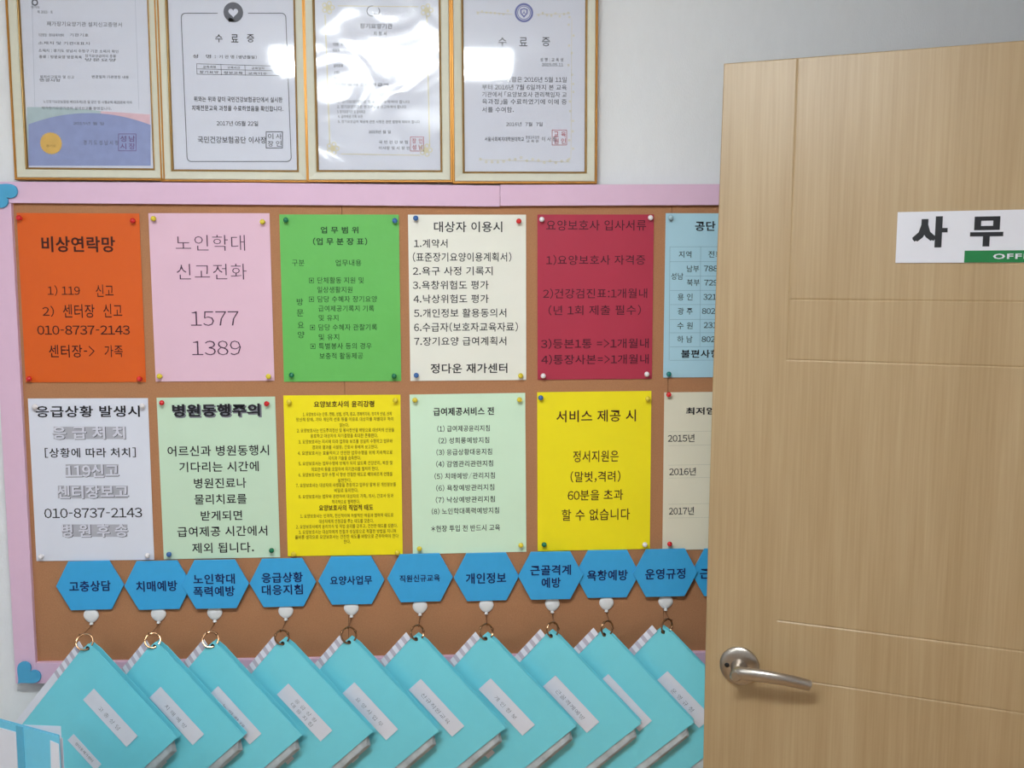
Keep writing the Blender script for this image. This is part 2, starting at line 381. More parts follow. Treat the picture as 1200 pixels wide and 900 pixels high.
sx = at(586, 228, YB).x
zt = lambda px, py: at(px, py, YB).z
W(MB().prism([(BX0, CZ1+.0005), (sx-.0003, zt(585, 242)), (sx-.0003, zt(585, 217.3)), (at(300, 214, YB).x, zt(300, 214.2)), (BX0, zt(5, 213))], YB, YC, 0), 'border_strip', M['pink_foam'], board, bo, bevel=.0006)
W(MB().prism([(sx+.0003, zt(587, 241.3)), (CX1+BW, zt(838, 236.6)), (CX1+BW, zt(838, 211.8)), (sx+.0003, zt(587, 216.6))], YB-.0007, YC, 0), 'border_strip', M['pink_foam'], board, bo, bevel=.0006)
W(MB().prism([(BX0, BZ0), (CX0, BZ0), (CX0, CZ1), (BX0, CZ1)], YB+.0005, YW-.0005), 'border_strip', M['pink_foam'], board, bo, bevel=.0006)
W(MB().prism([(CX0+.0003, BZ0), (CX1, BZ0), (CX1, CZ0), (CX0+.0003, CZ0)], YB, YW-.0005), 'border_strip', M['pink_foam'], board, bo, bevel=.0006)
W(MB().prism([(CX1+.0003, BZ0), (CX1+BW, BZ0), (CX1+BW, CZ1), (CX1+.0003, CZ1)], YB, YW-.0005), 'border_strip', M['pink_foam'], board, bo, bevel=.0006)
# foam hearts at the corners: a heart with its point at (x, z), opening along the diagonal
def heart(x, z, ang, label, size=.043):
    pts = []
    n = 48
    for i in range(n):
        t = 2*math.pi*i/n
        hx_ = 16*math.sin(t)**3; hz_ = 13*math.cos(t)-5*math.cos(2*t)-2*math.cos(3*t)-math.cos(4*t)
        q = Vector((hx_, hz_+17, 0))*(size/29); q.rotate(Matrix.Rotation(ang, 3, 'Z')); pts.append((x+q.x, z+q.y))
    o = MB().prism(pts, YB-.0048, YB-.0008).build('heart', M['blue_foam'], None, origin=(x, YB, z), bevel=.0006)
    tag(o, label, 'decoration', 'blue foam hearts on the board corners')
hp = at(20.5, 801.5, YB-.004); heart(hp.x, hp.z, -math.pi/4, 'blue foam heart on the lower left corner of the pink board border')
hp = at(-9.5, 214.5, YB-.004); heart(hp.x, hp.z, -3*math.pi/4, 'blue foam heart on the upper left corner of the pink board border')

# ------------------------------------------------------------------ framed certificates
YCERT = .0045
def frame_ring(w_, h_, prof):
    mb = MB(); n = len(prof); vs = []; fs = []
    for ins, y in prof:
        vs += [(-w_/2+ins, y, ins), (w_/2-ins, y, ins), (w_/2-ins, y, h_-ins), (-w_/2+ins, y, h_-ins)]
    for i in range(n-1):
        for k in range(4): fs.append((i*4+k, i*4+(k+1) % 4, (i+1)*4+(k+1) % 4, (i+1)*4+k))
    mb.add(vs, fs); return mb
FW, FH = .2575, .349
class Cert: pass
def framed(tlp, blp, trp, brp, zpx, label, glass):
    a, b, c_, d = at(*tlp, 0), at(*blp, 0), at(*trp, 0), at(*brp, 0)
    tilt = (math.atan2(a.x-b.x, a.z-b.z)+math.atan2(c_.x-d.x, c_.z-d.z))/2
    tilt = max(-.006, min(.006, tilt))
    mid = at((blp[0]+brp[0])/2, zpx, -.003)
    bx = (b.x+d.x)/2 - math.sin(tilt)*.022
    r = empty('framed_certificate', (bx, 0, mid.z)); r.rotation_euler = (0, tilt, 0)
    tag(r, label, 'certificate frame', 'framed certificates on the board top')
    frame_ring(FW, FH, [(.004, .0155), (0, .0155), (0, -.002), (.001, -.0035), (.003, -.0035), (.0042, -.002)]).build('outer_edge', M['gold'], r, fixn=False)
    frame_ring(FW, FH, [(.0042, -.002), (.0055, -.0032), (.0165, -.0015), (.0182, 0)]).build('moulding', M['moulding'], r, fixn=False)
    frame_ring(FW, FH, [(.0182, 0), (.0195, -.0006), (.0205, -.0002), (.022, .003), (.022, .0052)]).build('inner_lip', M['lip'], r, fixn=False)
    ce = MB().box(-FW/2+.021, FW/2-.021, YCERT, YCERT+.0008, .021, FH-.021).build('certificate', M['cert'], r); ce['label'] = 'white printed certificate'
    MB().box(-FW/2+.021, FW/2-.021, .0056, .0150, .021, FH-.021).build('backing', M['lip'], r)
    MB().box(-FW/2+.0215, FW/2-.0215, .0022, .0032, .0215, FH-.0215).build('glass', M[glass], r)
    C = Cert(); C.root = r; C.cert = ce
    bpy.context.view_layer.update(); C.inv = r.matrix_world.inverted()
    def loc(px, py, off=.0004):
        p = C.inv @ at(px, py, YCERT); return Vector((p.x, YCERT-off, p.z))
    C.loc = loc
    def text(mb, s_, x0, x1, yc, h, bold=0.0, mi=0, off=.0006):
        p = loc(x0, yc+h/2, off); q = loc(x1, yc+h/2, off); t = loc(x0, yc-h/2, off); write(mb, s_, p, Vector((q.x-p.x, 0, 0)), Vector((0, 0, t.z-p.z)), bold, mi)
    C.text = text
    def line(mb, pts, wd, mi=0, closed=False, off=.0006):
        P = [loc(*p, off) for p in pts]; n = len(P)
        for i in range(n if closed else n-1):
            a, b = P[i], P[(i+1) % n]; t = (b-a).normalized(); u = Vector((-t.z, 0, t.x))*wd/2; t = t*wd*.3
            mb.add([a-u-t, b-u+t, b+u+t, a+u-t], [(0, 1, 2, 3)], mi)
    C.line = line
    def disc(mb, px, py, r1, mi=0, off=.0006, r0=0, seg=28):
        p = loc(px, py, off)
        if r0: 
            vs = [p+Vector((math.cos(2*math.pi*k/seg)*q, 0, math.sin(2*math.pi*k/seg)*q)) for q in (r0, r1) for k in range(seg)]
            mb.add(vs, [(k, (k+1) % seg, seg+(k+1) % seg, seg+k) for k in range(seg)], mi)
        else: mb.add([p+Vector((math.cos(2*math.pi*k/seg)*r1, 0, math.sin(2*math.pi*k/seg)*r1)) for k in range(seg)], [tuple(range(seg))], mi)
    C.disc = disc
    def stamp(mb, x0, y0, x1, y1, s_, mi, wd=.0009):
        line(mb, [(x0, y0), (x1, y0), (x1, y1), (x0, y1)], wd, mi, True)
        h = (y1-y0)
        for i, ch in enumerate(s_): text(mb, ch, x0+2+(i % 2)*(x1-x0)/2, x0+(i % 2+1)*(x1-x0)/2-1, y0+h*(.28+.45*(i//2)), h*.36, .01, mi)
    C.stamp = stamp
    return C
MM = lambda *k: [M[q] for q in k]
# first: printed hills
C = framed((27, 0), (36, 195), (166.5, 0), (175, 194.5), 211.3, 'framed certificate with blue hill print and gold seal, leftmost on the board top', 'glass')
mb = MB()
def region(fn_top, x0, x1, mi, off, n=24):
    top = [C.loc(x0+(x1-x0)*i/n, fn_top(x0+(x1-x0)*i/n), off) for i in range(n+1)]
    b0 = C.loc(x0, 194.3, off); b1 = C.loc(x1, 194.3, off); mb.add(top+[b1, b0], [tuple(range(n+3))], mi)
def xL(y): return 27.6+(36.5-27)*y/195
region(lambda x: 125.5+(x-35)**2/1500., 31.5, 150, 0, .0001)
region(lambda x: 134+ (172-x)*(x-100)*-.00035 + (172-x)*-.06 if x < 172 else 134, 118, 175.8, 1, .00015)
region(lambda x: 132.5+((x-104)/70.)**2*13, 33.4, 176.6, 2, .0002)
mb.build('printed_hills', MM('hillgreen', 'hillpink', 'hillblue'), C.cert, fixn=False)
mb = MB()
C.text(mb, '재가장기요양기관 설치신고증명서', 55, 143, 27.8, 5.5, .006, 0)
for s_, a, b, y in (('제 2015 - 호', 44, 62, 14), ('기관명칭 : 정다운재가센터', 45, 75, 41), ('기관기호', 82, 104, 41), ('소재지 및 기관대표자', 45, 106, 50.3), ('소재지 : 경기도 성남시 수정구 기관 소재지 확인', 45.5, 139, 59.2), ('종류 : 방문요양 방문목욕', 46, 96, 66.5), ('장기요양급여의 종류', 100, 136, 65.5), ('방문요양', 100, 136, 70), ('설치신고일자 및 신고', 47, 87, 90), ('변경사항', 47, 71, 94), ('변경일자 기관명칭 내용', 108, 151, 90), ('노인장기요양보험법 제32조제1항 및 같은 법 시행규칙 제25조에 따라', 51, 155, 119), ('재가장기요양기관의 설치신고를 증명합니다.', 49, 131, 126.5), ('2015년 월 일', 86, 122, 144.5), ('경 기 도 성 남 시 장', 98, 139, 167)):
    C.text(mb, s_, a, b, y, 3.6 if y < 160 else 5.5, 0, 1)
C.line(mb, [(37.5, 0), (41, 125)], .0006, 2); C.line(mb, [(158.5, 0), (163, 128)], .0006, 2)
C.disc(mb, 41, 3, .0055, 1, .0006, .0032)
C.text(mb, '경기도', 36.5, 47, 8.5, 2.6, .01, 1)
build_blocks(mb, 'lettering', MM('dimgray', 'gray', 'paleblue'), C.cert)
mb = MB(); C.disc(mb, 60, 168, .0178); 
for k in range(24):
    t = 2*math.pi*k/24; p = C.loc(60, 168, .0006); q = p+Vector((math.cos(t)*.0178, 0, math.sin(t)*.0178)); e = Vector((-math.sin(t), 0, math.cos(t)))*.0022; mb.add([q-e, q+e, q+Vector((math.cos(t), 0, math.sin(t)))*.0014], [(0, 1, 2)])
C.text(mb, '경기도', 54.5, 66, 171, 3, .01, 1, .0009)
o = mb.build('gold_seal', MM('goldprint', 'lip'), C.cert, fixn=False); o['label'] = 'round gold seal'
mb = MB(); C.stamp(mb, 139, 157, 159.5, 176.8, '성남시장', 0); mb.build('square_stamp', MM('purplestamp'), C.cert, fixn=False)
# second: rounded gray border, heart emblem
C = framed((200, 0), (205, 197.5), (339, 0), (345.6, 198.6), 213.4, 'framed certificate with a dark heart emblem and rounded gray border, second from left', 'glass')
mb = MB()
def rr_px(x0t, y0, x1t, x0b, y1, x1b, r):
    pts = []
    for cx, cy, a0 in ((x1t-r, y0+r, -90), (x1b-r, y1-r, 0), (x0b+r, y1-r, 90), (x0t+r, y0+r, 180)):
        for k in range(6): a = math.radians(a0+k*18); pts.append((cx+r*math.cos(a), cy+r*math.sin(a)))
    return pts
pts = rr_px(212.4, 15.6, 335, 219.3, 189.3, 341.3, 5)
# leave a gap at the emblem: start right of it and end left of it
C.line(mb, [(291, 15.6)]+pts+[(255, 15.6)], .0012, 0)
C.disc(mb, 273.5, 14.5, .0168, 0)
mb.add([C.loc(268, 20, .0006), C.loc(276, 24, .0006), C.loc(268, 26.2, .0006)], [(0, 1, 2)], 0)
p = C.loc(273.5, 14.8, .0009); hpts = []
for i in range(32):
    t = 2*math.pi*i/32; hpts.append(p+Vector((16*math.sin(t)**3, 0, 13*math.cos(t)-5*math.cos(2*t)-2*math.cos(3*t)-math.cos(4*t)))*.00052)
mb.add(hpts, [tuple(range(32))], 1)
build_blocks(mb, 'printed_border', MM('gray', 'cert'), C.cert)
mb = MB()
for ch, a in (('수', 252.5), ('료', 271), ('증', 289.5)): C.text(mb, ch, a, a+8.5, 45, 9.5, .008)
C.text(mb, '성   명 :', 226, 253, 66, 4.2, .004); C.text(mb, '기 관 명 (생년월일)', 257, 301, 66.5, 4.2)
C.line(mb, [(230.5, 74.8), (331, 77.8), (331.5, 88.8), (231, 87)], .0006, 0, True); C.line(mb, [(231, 80.8), (331, 83.2)], .0006)
C.line(mb, [(259, 75.5), (259.5, 88)], .0006); C.line(mb, [(287, 76.3), (287.5, 88.5)], .0006)
for i, (a, b) in enumerate((('교육과정', '장기요양'), ('교육시간', '정보교육'), ('교육일자', '교육이수'))):
    C.text(mb, a, 238+28.5*i, 253+28.5*i, 78.4+.8*i, 3); C.text(mb, b, 234+28.5*i, 256+28.5*i, 84.4+.8*i, 3)
C.text(mb, '위와는 위와 같이 국민건강보험공단에서 실시한', 227.5, 331, 116, 6.4, .008); C.text(mb, '치매전문교육 과정을 수료하였음을 확인합니다.', 225, 332, 126.5, 6.4, .008)
C.text(mb, '2017년 05월 22일', 254, 302.5, 144.5, 5.8, .006); C.text(mb, '국민건강보험공단 이사장', 232, 312, 163.6, 8, .010)
build_blocks(mb, 'lettering', MM('black'), C.cert)
mb = MB(); C.stamp(mb, 312, 154.5, 331, 173.5, '이사장인', 0, .0014); mb.build('square_stamp', MM('gray'), C.cert, fixn=False)
# third: gold line border under a wrinkled film
C = framed((369, 0), (376, 197), (510, 0), (513.4, 197), 213.7, 'framed certificate under wrinkled glossy film with strong glare, third from left', 'film')
mb = MB()
C.line(mb, [(381, 18), (386.5, 168)], .0018, 0); C.line(mb, [(500, 18), (503.5, 172)], .0018, 0); C.line(mb, [(400, 180.5), (492, 182)], .0012, 0); C.line(mb, [(396, 7), (490, 8)], .0012, 0)
for cx, cy, sx_, sy_ in ((390, 174, 1, -1), (384.5, 9, 1, 1), (500, 12, -1, 1), (499, 176, -1, -1)):
    for k in range(5):
        a = k*1.25; C.disc(mb, cx+5*math.cos(a), cy+5*math.sin(a), .0042, 0, .0006, .0026)
    C.disc(mb, cx, cy, .004, 0)
build_blocks(mb, 'printed_border', MM('paleline'), C.cert)
mb = MB()
arc = [(436+6*math.cos(math.radians(a)), 13+6*math.sin(math.radians(a))) for a in range(80, 300, 20)]; C.line(mb, arc, .0012, 0)
arc = [(441+4*math.cos(math.radians(a)), 13+4*math.sin(math.radians(a))) for a in range(-60, 150, 20)]; C.line(mb, arc, .0010, 0)
C.text(mb, '장기요양기관', 422, 460, 30.5, 6, .004); C.text(mb, '지 정 서', 438, 453, 39.5, 5)
for s_, a, b, y in (('기관명 : 재가', 390, 404, 52), ('대표자', 390, 398, 59), ('급여종류', 391, 402, 77), ('소재지', 391.5, 398, 85), ('지정기간', 391.5, 400, 92), ('지정일자 : 재가급여', 392, 455, 99), ('1. 장기요양기관은 법령을 준수하여야 합니다', 395, 480, 119), ('2. 장기요양기관은 변경사항을 신고하여야 합니다', 395, 476, 125), ('3. 장기요양기관 및 급여제공', 395, 428, 131), ('4. 급여제공 기록 보관', 396, 425, 136.5), ('5. 장기요양급여 제공에 관한 사항은 관련 법령에 따라야 합니다', 396, 492, 142.5), ('2015년 월 일', 432, 458, 154.5), ('국 민 건 강 보 험', 444, 478, 166.5), ('이사장 및 시 장 인', 444, 480, 173.5)):
    C.text(mb, s_, a, b, y, 3.8, .003)
build_blocks(mb, 'lettering', MM('gray'), C.cert)
mb = MB(); C.stamp(mb, 481, 160.5, 496.5, 177, '장인성남', 0); mb.build('square_stamp', MM('redstamp'), C.cert, fixn=False)
# fourth: blue round emblem
C = framed((544, 0), (547, 200), (683.5, 0), (683, 199), 215.3, 'framed certificate with a round blue shield emblem, rightmost on the board top', 'glass')
mb = MB(); C.disc(mb, 614, 15, .0162, 0, .0006, .0128); C.disc(mb, 614, 15, .0118, 0, .0006, .0106)
P = [C.loc(*q, .0006) for q in ((609.5, 11), (614, 9.5), (618.5, 11), (618.2, 16), (614, 21), (609.8, 16))]; mb.add(P, [(0, 1, 2, 3, 4, 5)], 0)
P = [C.loc(*q, .0009) for q in ((611, 12), (614, 11), (617, 12), (616.8, 15.6), (614, 18.6), (611.2, 15.6))]; mb.add(P, [(0, 1, 2, 3, 4, 5)], 1)
C.text(mb, 'ㅅ', 612.3, 615.7, 14.6, 4, .03, 0, .0012)
mb.build('emblem', MM('bluering', 'cert'), C.cert, fixn=False)
mb = MB()
C.line(mb, [(558, 14), (600, 16.5)], .0006, 0); C.line(mb, [(628, 17), (668, 16)], .0006, 0); C.line(mb, [(670, 22), (669, 185)], .0006, 0); C.line(mb, [(562, 187), (668, 190)], .0006, 0)
random.seed(3)
for k in range(16):
    C.disc(mb, 669+random.uniform(-3, 3), 20+11*k+random.uniform(-2, 2), .0018, 0, .0006, .0008)
    C.disc(mb, 563+6.8*k, 188+random.uniform(-4, 3), .0022, 0, .0006, .0011)
    if k < 8: C.disc(mb, 560+5*k, 15+random.uniform(-3, 3), .0018, 0, .0006, .0009); C.disc(mb, 631+5*k, 17+random.uniform(-3, 3), .0018, 0, .0006, .0009)
build_blocks(mb, 'printed_border', MM('paleline'), C.cert)
mb = MB()
for ch, a in (('수', 584), ('료', 608.5), ('증', 635)): C.text(mb, ch, a, a+9.5, 49, 10.5, .008)
C.text(mb, '성 명 : 교 육 생', 633, 660, 70, 4.4, .003); C.text(mb, '2015.05.11', 635, 660, 75.8, 3.6)
for s_, a, b, y in (('위의 사람은 2016년 5월 11일', 578, 664, 93), ('부터 2016년 7월 6일까지 본 교육', 565, 664, 102), ('기관에서 「요양보호사 관리책임자 교', 565, 664, 110.5), ('육과정」을 수료하였기에 이에 증', 565, 664, 119), ('서를 수여함.', 565, 602, 128.5)):
    C.text(mb, s_, a, b, y, 6.4, .006)
C.text(mb, '2016년  7월  7일', 593, 636, 145.5, 4.8, .004); C.text(mb, '서울사회복지대학원대학교', 568, 614, 163, 5.2, .012); C.text(mb, '평생교육원장', 616, 632, 161, 3.6); C.text(mb, '교 육 원', 617, 631, 165.3, 3.4); C.text(mb, '이 사 장', 635, 652, 163, 5.4, .006)
build_blocks(mb, 'lettering', MM('gray'), C.cert)
mb = MB(); C.stamp(mb, 647, 152.5, 664, 170, '교육원인', 0); mb.build('square_stamp', MM('redstamp'), C.cert, fixn=False)

# ------------------------------------------------------------------ notices pinned to the cork
W4, H4 = .210, .297
def notice(name_label, x, z, a, m, inkmats, lines, rules=(), blocks=()):
    loc = Vector((x, 0, z+ZC))
    r = bpy.data.objects.new('notice_sheet', None)
    o = MB().box(-W4/2, W4/2, -.0005, .0003, -H4/2, H4/2).build('notice_sheet', m)
    bpy.data.objects.remove(r)
    o.location = loc; o.rotation_euler = (0, -a, 0)
    tag(o, name_label, 'notice', 'notices pinned on the cork board')
    t = MB(); bpy.context.view_layer.update(); inv = o.matrix_world.inverted()
    for x0, y0, x1, y1, mi in blocks:
        q = [inv @ at(*k_, 0) for k_ in ((x0, y1), (x1, y1), (x1, y0), (x0, y0))]
        for v in q: v.y = -.0006
        t.add(q, [(0, 1, 2, 3)], mi)
    for L in lines:
        s_, x0, x1, yc, h = L[:5]; bold = L[5] if len(L) > 5 else .004; mi = L[6] if len(L) > 6 else 0; lift = L[7] if len(L) > 7 else 0
        A = inv @ at(x0, yc+h/2, 0); B = inv @ at(x1, yc+h/2, 0); T = inv @ at(x0, yc-h/2, 0)
        zl = (A.z+B.z)/2
        write(t, s_, Vector((A.x, -.0008-lift, zl)), Vector((B.x-A.x, 0, 0)), Vector((0, 0, T.z-A.z)), bold, mi)
    build_blocks(t, 'lettering', [M[k] for k in inkmats], o)
    if rules:
        t = MB()
        for x0, y0, x1, y1, wd in rules:
            A = inv @ at(x0, y0, 0); B = inv @ at(x1, y1, 0); A.y = B.y = -.0007
            d = (B-A).normalized(); u = Vector((-d.z, 0, d.x))*wd/2; t.add([A-u, B-u, B+u, A+u], [(0, 1, 2, 3)])
        t.build('table_rules', M[inkmats[-1]], o, fixn=False)
    return o
sm = sheet_mat
notice('orange notice with emergency contact phone number, top left sheet on the cork board', -.6768, -.0368, .0013, sm('orange_sheet', (213, 91, 21)), ['brownink'], [
    ('비상연락망', 49.5, 135.3, 286.3, 18.5, .022), ('1) 119', 56.4, 94.3, 340.5, 12.5, .006), ('신고', 112.8, 133.4, 340.7, 14.5, .006), ('2)', 50.3, 63.8, 364.8, 13, .006), ('센터장', 74.3, 111.4, 364.5, 16, .008), ('신고', 121.6, 143.6, 364, 16, .006),
    ('010-8737-2143', 44, 152.6, 386.8, 11, .010), ('센터장->', 57.8, 111.4, 411.5, 15, .008), ('가족', 123, 144.4, 411.5, 14, .006)])
notice('pale pink notice with four lines of large thin print reading 1577 and 1389', -.4503, -.0355, .0055, sm('pink_sheet', (226, 188, 208)), ['plum'], [
    ('노인학대', 206.3, 287.4, 284.6, 18.5, -.012), ('신고전화', 207.6, 289.3, 318.4, 18.5, -.012), ('1577', 224, 280, 373.3, 17, -.012), ('1389', 225.5, 282.7, 407.7, 17, -.012)])
notice('bright green notice listing work duties in small print', -.2233, -.0365, .0044, sm('green_sheet', (101, 185, 90), coat=.5, bump=.6), ['greenink'], [
    ('업 무 범 위', 376, 420, 269.6, 8, .02), ('(업 무 분 장 표)', 367, 430.5, 283, 9, .02), ('구분', 342.5, 356.8, 308, 7.5), ('업무내용', 393.3, 423.6, 308, 7.5),
    ('▣ 단체활동 지원 및', 362.3, 426.3, 328.5, 7.5), ('일상생활지원', 372, 413, 339.5, 7.5), ('▣ 담당 수혜자 장기요양', 362.3, 442, 350.5, 7.5), ('급여제공기록지 기록', 373.3, 438.4, 361.5, 7.2), ('및 유지', 373.8, 396.6, 372.5, 7.2),
    ('▣ 담당 수혜자 관찰기록', 363.6, 442, 383.5, 7.5), ('및 유지', 373.8, 397.5, 395, 7.2), ('▣ 특별봉사 등의 경우', 364, 435.7, 405.5, 7.5), ('보충적 활동제공', 374.6, 425.5, 417, 7.5),
    ('방', 348, 355.5, 353.8, 8), ('문', 348, 355.8, 366.7, 8), ('요', 349, 356.3, 380.7, 7), ('양', 349, 357, 392.3, 8)])
notice('cream notice with a numbered list of seven documents', .0030, -.0354, .0057, sm('cream_sheet', (234, 233, 223)), ['black'], [
    ('대상자 이용시', 508.6, 588.6, 265.8, 12.5, .014), ('1.계약서', 485.2, 524.5, 285.3, 10, .008), ('(표준장기요양이용계획서)', 483.8, 599.3, 301.2, 11.3, .008), ('2.욕구 사정 기록지', 483.8, 577.3, 317.5, 10.3, .008), ('3.욕창위험도 평가', 483.8, 572.6, 334, 10.3, .008),
    ('4.낙상위험도 평가', 484.6, 572.6, 350.2, 10.3, .008), ('5.개인정보 활용동의서', 485.2, 593.3, 366.7, 10.3, .008), ('6.수급자(보호자교육자료)', 485.2, 607, 383.2, 11.3, .008), ('7.장기요양 급여계획서', 485.5, 593.3, 399.7, 10.3, .008), ('정다운 재가센터', 504.7, 594.6, 431.6, 11.5, .016)])
notice('crimson notice with dark print listing four hiring papers', .2335, -.0338, .0064, sm('crimson_sheet', (173, 42, 69), coat=.7), ['wine'], [
    ('요양보호사 입사서류', 640, 757, 264, 12.5, .006), ('1)요양보호사 자격증', 640, 756, 304.6, 12, .004), ('2)건강검진표:1개월내', 636.3, 758.3, 343.8, 12, .006), ('(년 1회 제출 필수)', 642.7, 751, 363.4, 12, .006), ('3)등본1통 =>1개월내', 633.8, 760, 402.5, 12, .008), ('4)통장사본=>1개월내', 634.3, 760, 421, 12, .008)])
bt = at(779.2, 248.7, 0); bb = at(778, 443, 0)
bxx = (bt.x+bb.x)/2+W4/2; bzz = (bt.z+bb.z)/2-ZC
notice('light blue notice with a table of regional phone numbers beside the door edge', bxx, bzz, .004, sm('light_blue_sheet', (172, 211, 228)), ['black', 'line'], [
    ('공단', 814.5, 838, 265, 11.5, .022), ('지역', 795.3, 810, 298.2, 7.8), ('전화', 830, 846, 298, 7.8), ('성남', 786.4, 800.4, 323.8, 8), ('남부', 804.8, 819, 314.9, 7.8), ('북부', 804.8, 819.6, 331.2, 7.8), ('788', 824.7, 841, 314.7, 6.8), ('729', 825, 841, 331.2, 6.8),
    ('용 인', 794, 811.4, 348, 8), ('321', 824, 839.5, 348, 6.8), ('광 주', 794, 811.4, 364.7, 8), ('802', 822.5, 838, 364.5, 6.8), ('수 원', 793.5, 811.5, 381.6, 8), ('231', 824.5, 840, 381, 6.8), ('하 남', 793.5, 811.2, 397.5, 8), ('802', 822, 838, 397.5, 6.8), ('불편사항', 798, 843, 414.5, 9.5, .018)],
    [(785, y, 905, y-.4, .0006) for y in (289.3, 306.7, 340.4, 357, 374.4, 390, 406.4, 422.2)] + [(803, 323.6, 905, 323.2, .0006), (785, 289.3, 784, 422.2, .0006), (821, 289.3, 820, 406.4, .0006)])
W3 = ['black', 'shade', 'whiteink', 'gray']
def outlined(s_, x0, x1, yc, h):
    return [(s_, x0+.7, x1+.7, yc+.7, h, .030, 3, .0001), (s_, x0, x1, yc, h, .026, 2, .0006)]
notice('white notice with gray outlined lettering and a phone number, left end of the lower row', -.6744, -.3628, .0003, sm('white_sheet', (219, 222, 236), coat=.2), W3, [
    ('응급상황 발생시', 42.6, 164.2, 482, 13.5, .019), ('[상황에 따라 처치]', 53, 159.5, 530.3, 11.5, .012), ('010-8737-2143', 52.3, 167, 601, 11.5, .004)]
    + outlined('응 급 처 치', 62, 147, 507, 15) + outlined('119신고', 77, 139.4, 551.5, 15.5) + outlined('센터장보고', 67.4, 150.7, 576.2, 15.5) + outlined('병 원 후 송', 72.9, 150, 621.5, 15.5), (), [(63, 500, 147.5, 514.5, 1), (77, 544, 139, 559, 1), (68, 569, 150, 584, 1), (73.5, 614.5, 149.5, 629, 1)])
notice('pale green notice with a bold shadowed heading and seven centered lines below', -.4481, -.3614, .0069, sm('mint_sheet', (199, 224, 200), coat=.2), ['black', 'dimgray'], [
    ('병원동행주의', 203.9, 306.2, 482, 14.5, .05, 1), ('병원동행주의', 202.7, 304.7, 480.5, 14.5, .034, 0, .0006), ('어르신과 병원동행시', 196.6, 315.5, 528, 12.3, .012), ('기다리는 시간에', 210.4, 303.4, 546.8, 12, .012), ('병원진료나', 227.7, 288.8, 566, 12, .012), ('물리치료를', 228.3, 289.3, 584.8, 12, .012), ('받게되면', 235.7, 284, 604, 11.5, .012), ('급여제공 시간에서', 208.2, 313.5, 622.4, 12, .012), ('제외 됩니다.', 225.5, 297.9, 641.7, 12, .012)])
yl = [(355, 459, 132, '1. 요양보호사는 인종, 연령, 성별, 성격, 종교, 경제적지위, 정치적 신념, 신체'), (347, 461, 155, '정신적 장애, 기타 개인적 선호 등을 이유로 대상자를 차별대우 하지'), (398, 409, 180, '않는다.'), (348, 462, 203, '2. 요양보호사는 인도주의정신 및 봉사정신을 바탕으로 대상자의 인권을'), (364, 443, 227, '옹호하고 대상자의 자기결정을 최대한 존중한다.'), (350, 460, 252, '3. 요양보호사는 지시에 따라 업무와 보조를 성실히 수행하고 업무와'), (366, 443, 277, '경과와 결과를 시설장, 간호사 등에게 보고한다.'), (349, 460, 302, '4. 요양보호사는 효율적이고 안전한 업무수행을 위해 지속적으로'), (385, 423, 325, '지식과 기술을 습득한다.'), (350, 460, 348, '5. 요양보호사는 업무수행에 방해가 되지 않도록 건강관리, 복장 및'), (365, 444, 373, '외모관리 등을 포함하여 자기관리를 철저히 한다.'), (350, 460, 397, '6. 요양보호사는 업무 수행 시 항상 친절한 태도로 예의바르게 언행을'), (396, 412, 423, '실천한다.'), (347, 464, 443, '7. 요양보호사는 대상자의 사생활을 존중하고 업무상 알게 된 개인정보를'), (392, 420, 467, '비밀로 유지한다.'), (350, 461, 493, '8. 요양보호사는 업무와 관련하여 대상자의 가족, 의사, 간호사 등과'), (389, 422, 517, '적극적으로 협력한다.'), (352, 461, 578, '1. 요양보호사는 인격적, 헌신적이며 자발적인 마음과 협력적 태도로'), (374, 438, 602, '대상자에게 안정감을 주는 태도를 갖춘다.'), (347, 466, 625, '2. 요양보호사에게 윤리의식 및 직업 윤리를 갖추고, 건전한 태도를 갖춘다.'), (350, 464, 648, '3. 요양보호사는 대상자에게 친절과 성실함으로 적절한 방법을 지니며'), (346, 467, 670, '올바른 생각으로 요양보호사는 건전한 태도를 바탕으로 근무하여야 한다'), (403, 411, 692, '한다.')]
notice('yellow notice crowded with small print of care worker rules', -.2237, -.3584, .0040, sm('yellow_sheet', (246, 228, 21)), ['brownink'], [
    ('요양보호사의 윤리강령', 368, 438.7, 473.5, 7.5, .022), ('요양보호사의 직업적 태도', 374, 437.3, 594.8, 7, .022)] + [(t, a, b, y/3.75+450, 4.8, .004) for a, b, y, t in yl])
notice('pale mint notice with eight bracketed numbered guidelines', .0038, -.3566, .0116, sm('pale_mint_sheet', (211, 238, 212), coat=.2), ['black'], [
    ('급여제공서비스 전', 508, 578.7, 482, 9.5, .022)] + [(t, a, b, y, 7.6, .010) for t, a, b, y in (('(1) 급여제공윤리지침', 512.5, 573.9, 502), ('(2) 성희롱예방지침', 514, 573.3, 515.9), ('(3) 응급상황대응지침', 511.5, 576.5, 529.5), ('(4) 감염관리관련지침', 511.2, 577.9, 543.3), ('(5) 치매예방/관리지침', 509.3, 580, 557.5), ('(6) 욕창예방관리지침', 511.2, 579.2, 571.3), ('(7) 낙상예방관리지침', 510.7, 580, 585.2), ('(8) 노인학대폭력예방지침', 505.9, 584.8, 598.5), ('*현장 투입 전 반드시 교육', 505.3, 586, 618.8))])
notice('yellow notice with five widely spaced lines of dark handwriting style print', .2352, -.3534, .0088, sm('warm_yellow_sheet', (246, 228, 21)), ['brownink'], [
    ('서비스 제공 시', 652, 745, 487.3, 14, .012), ('정서지원은', 671.6, 724.8, 534.6, 13.5, .008), ('(말벗,격려)', 668.5, 727, 558.4, 13.5, .008), ('60분을 초과', 665.2, 730, 580, 12.5, .008), ('할 수 없습니다', 658.3, 738, 602.9, 13.5, .008)])
bt = at(777, 456.9, 0); bb = at(777.7, 646.6, 0)
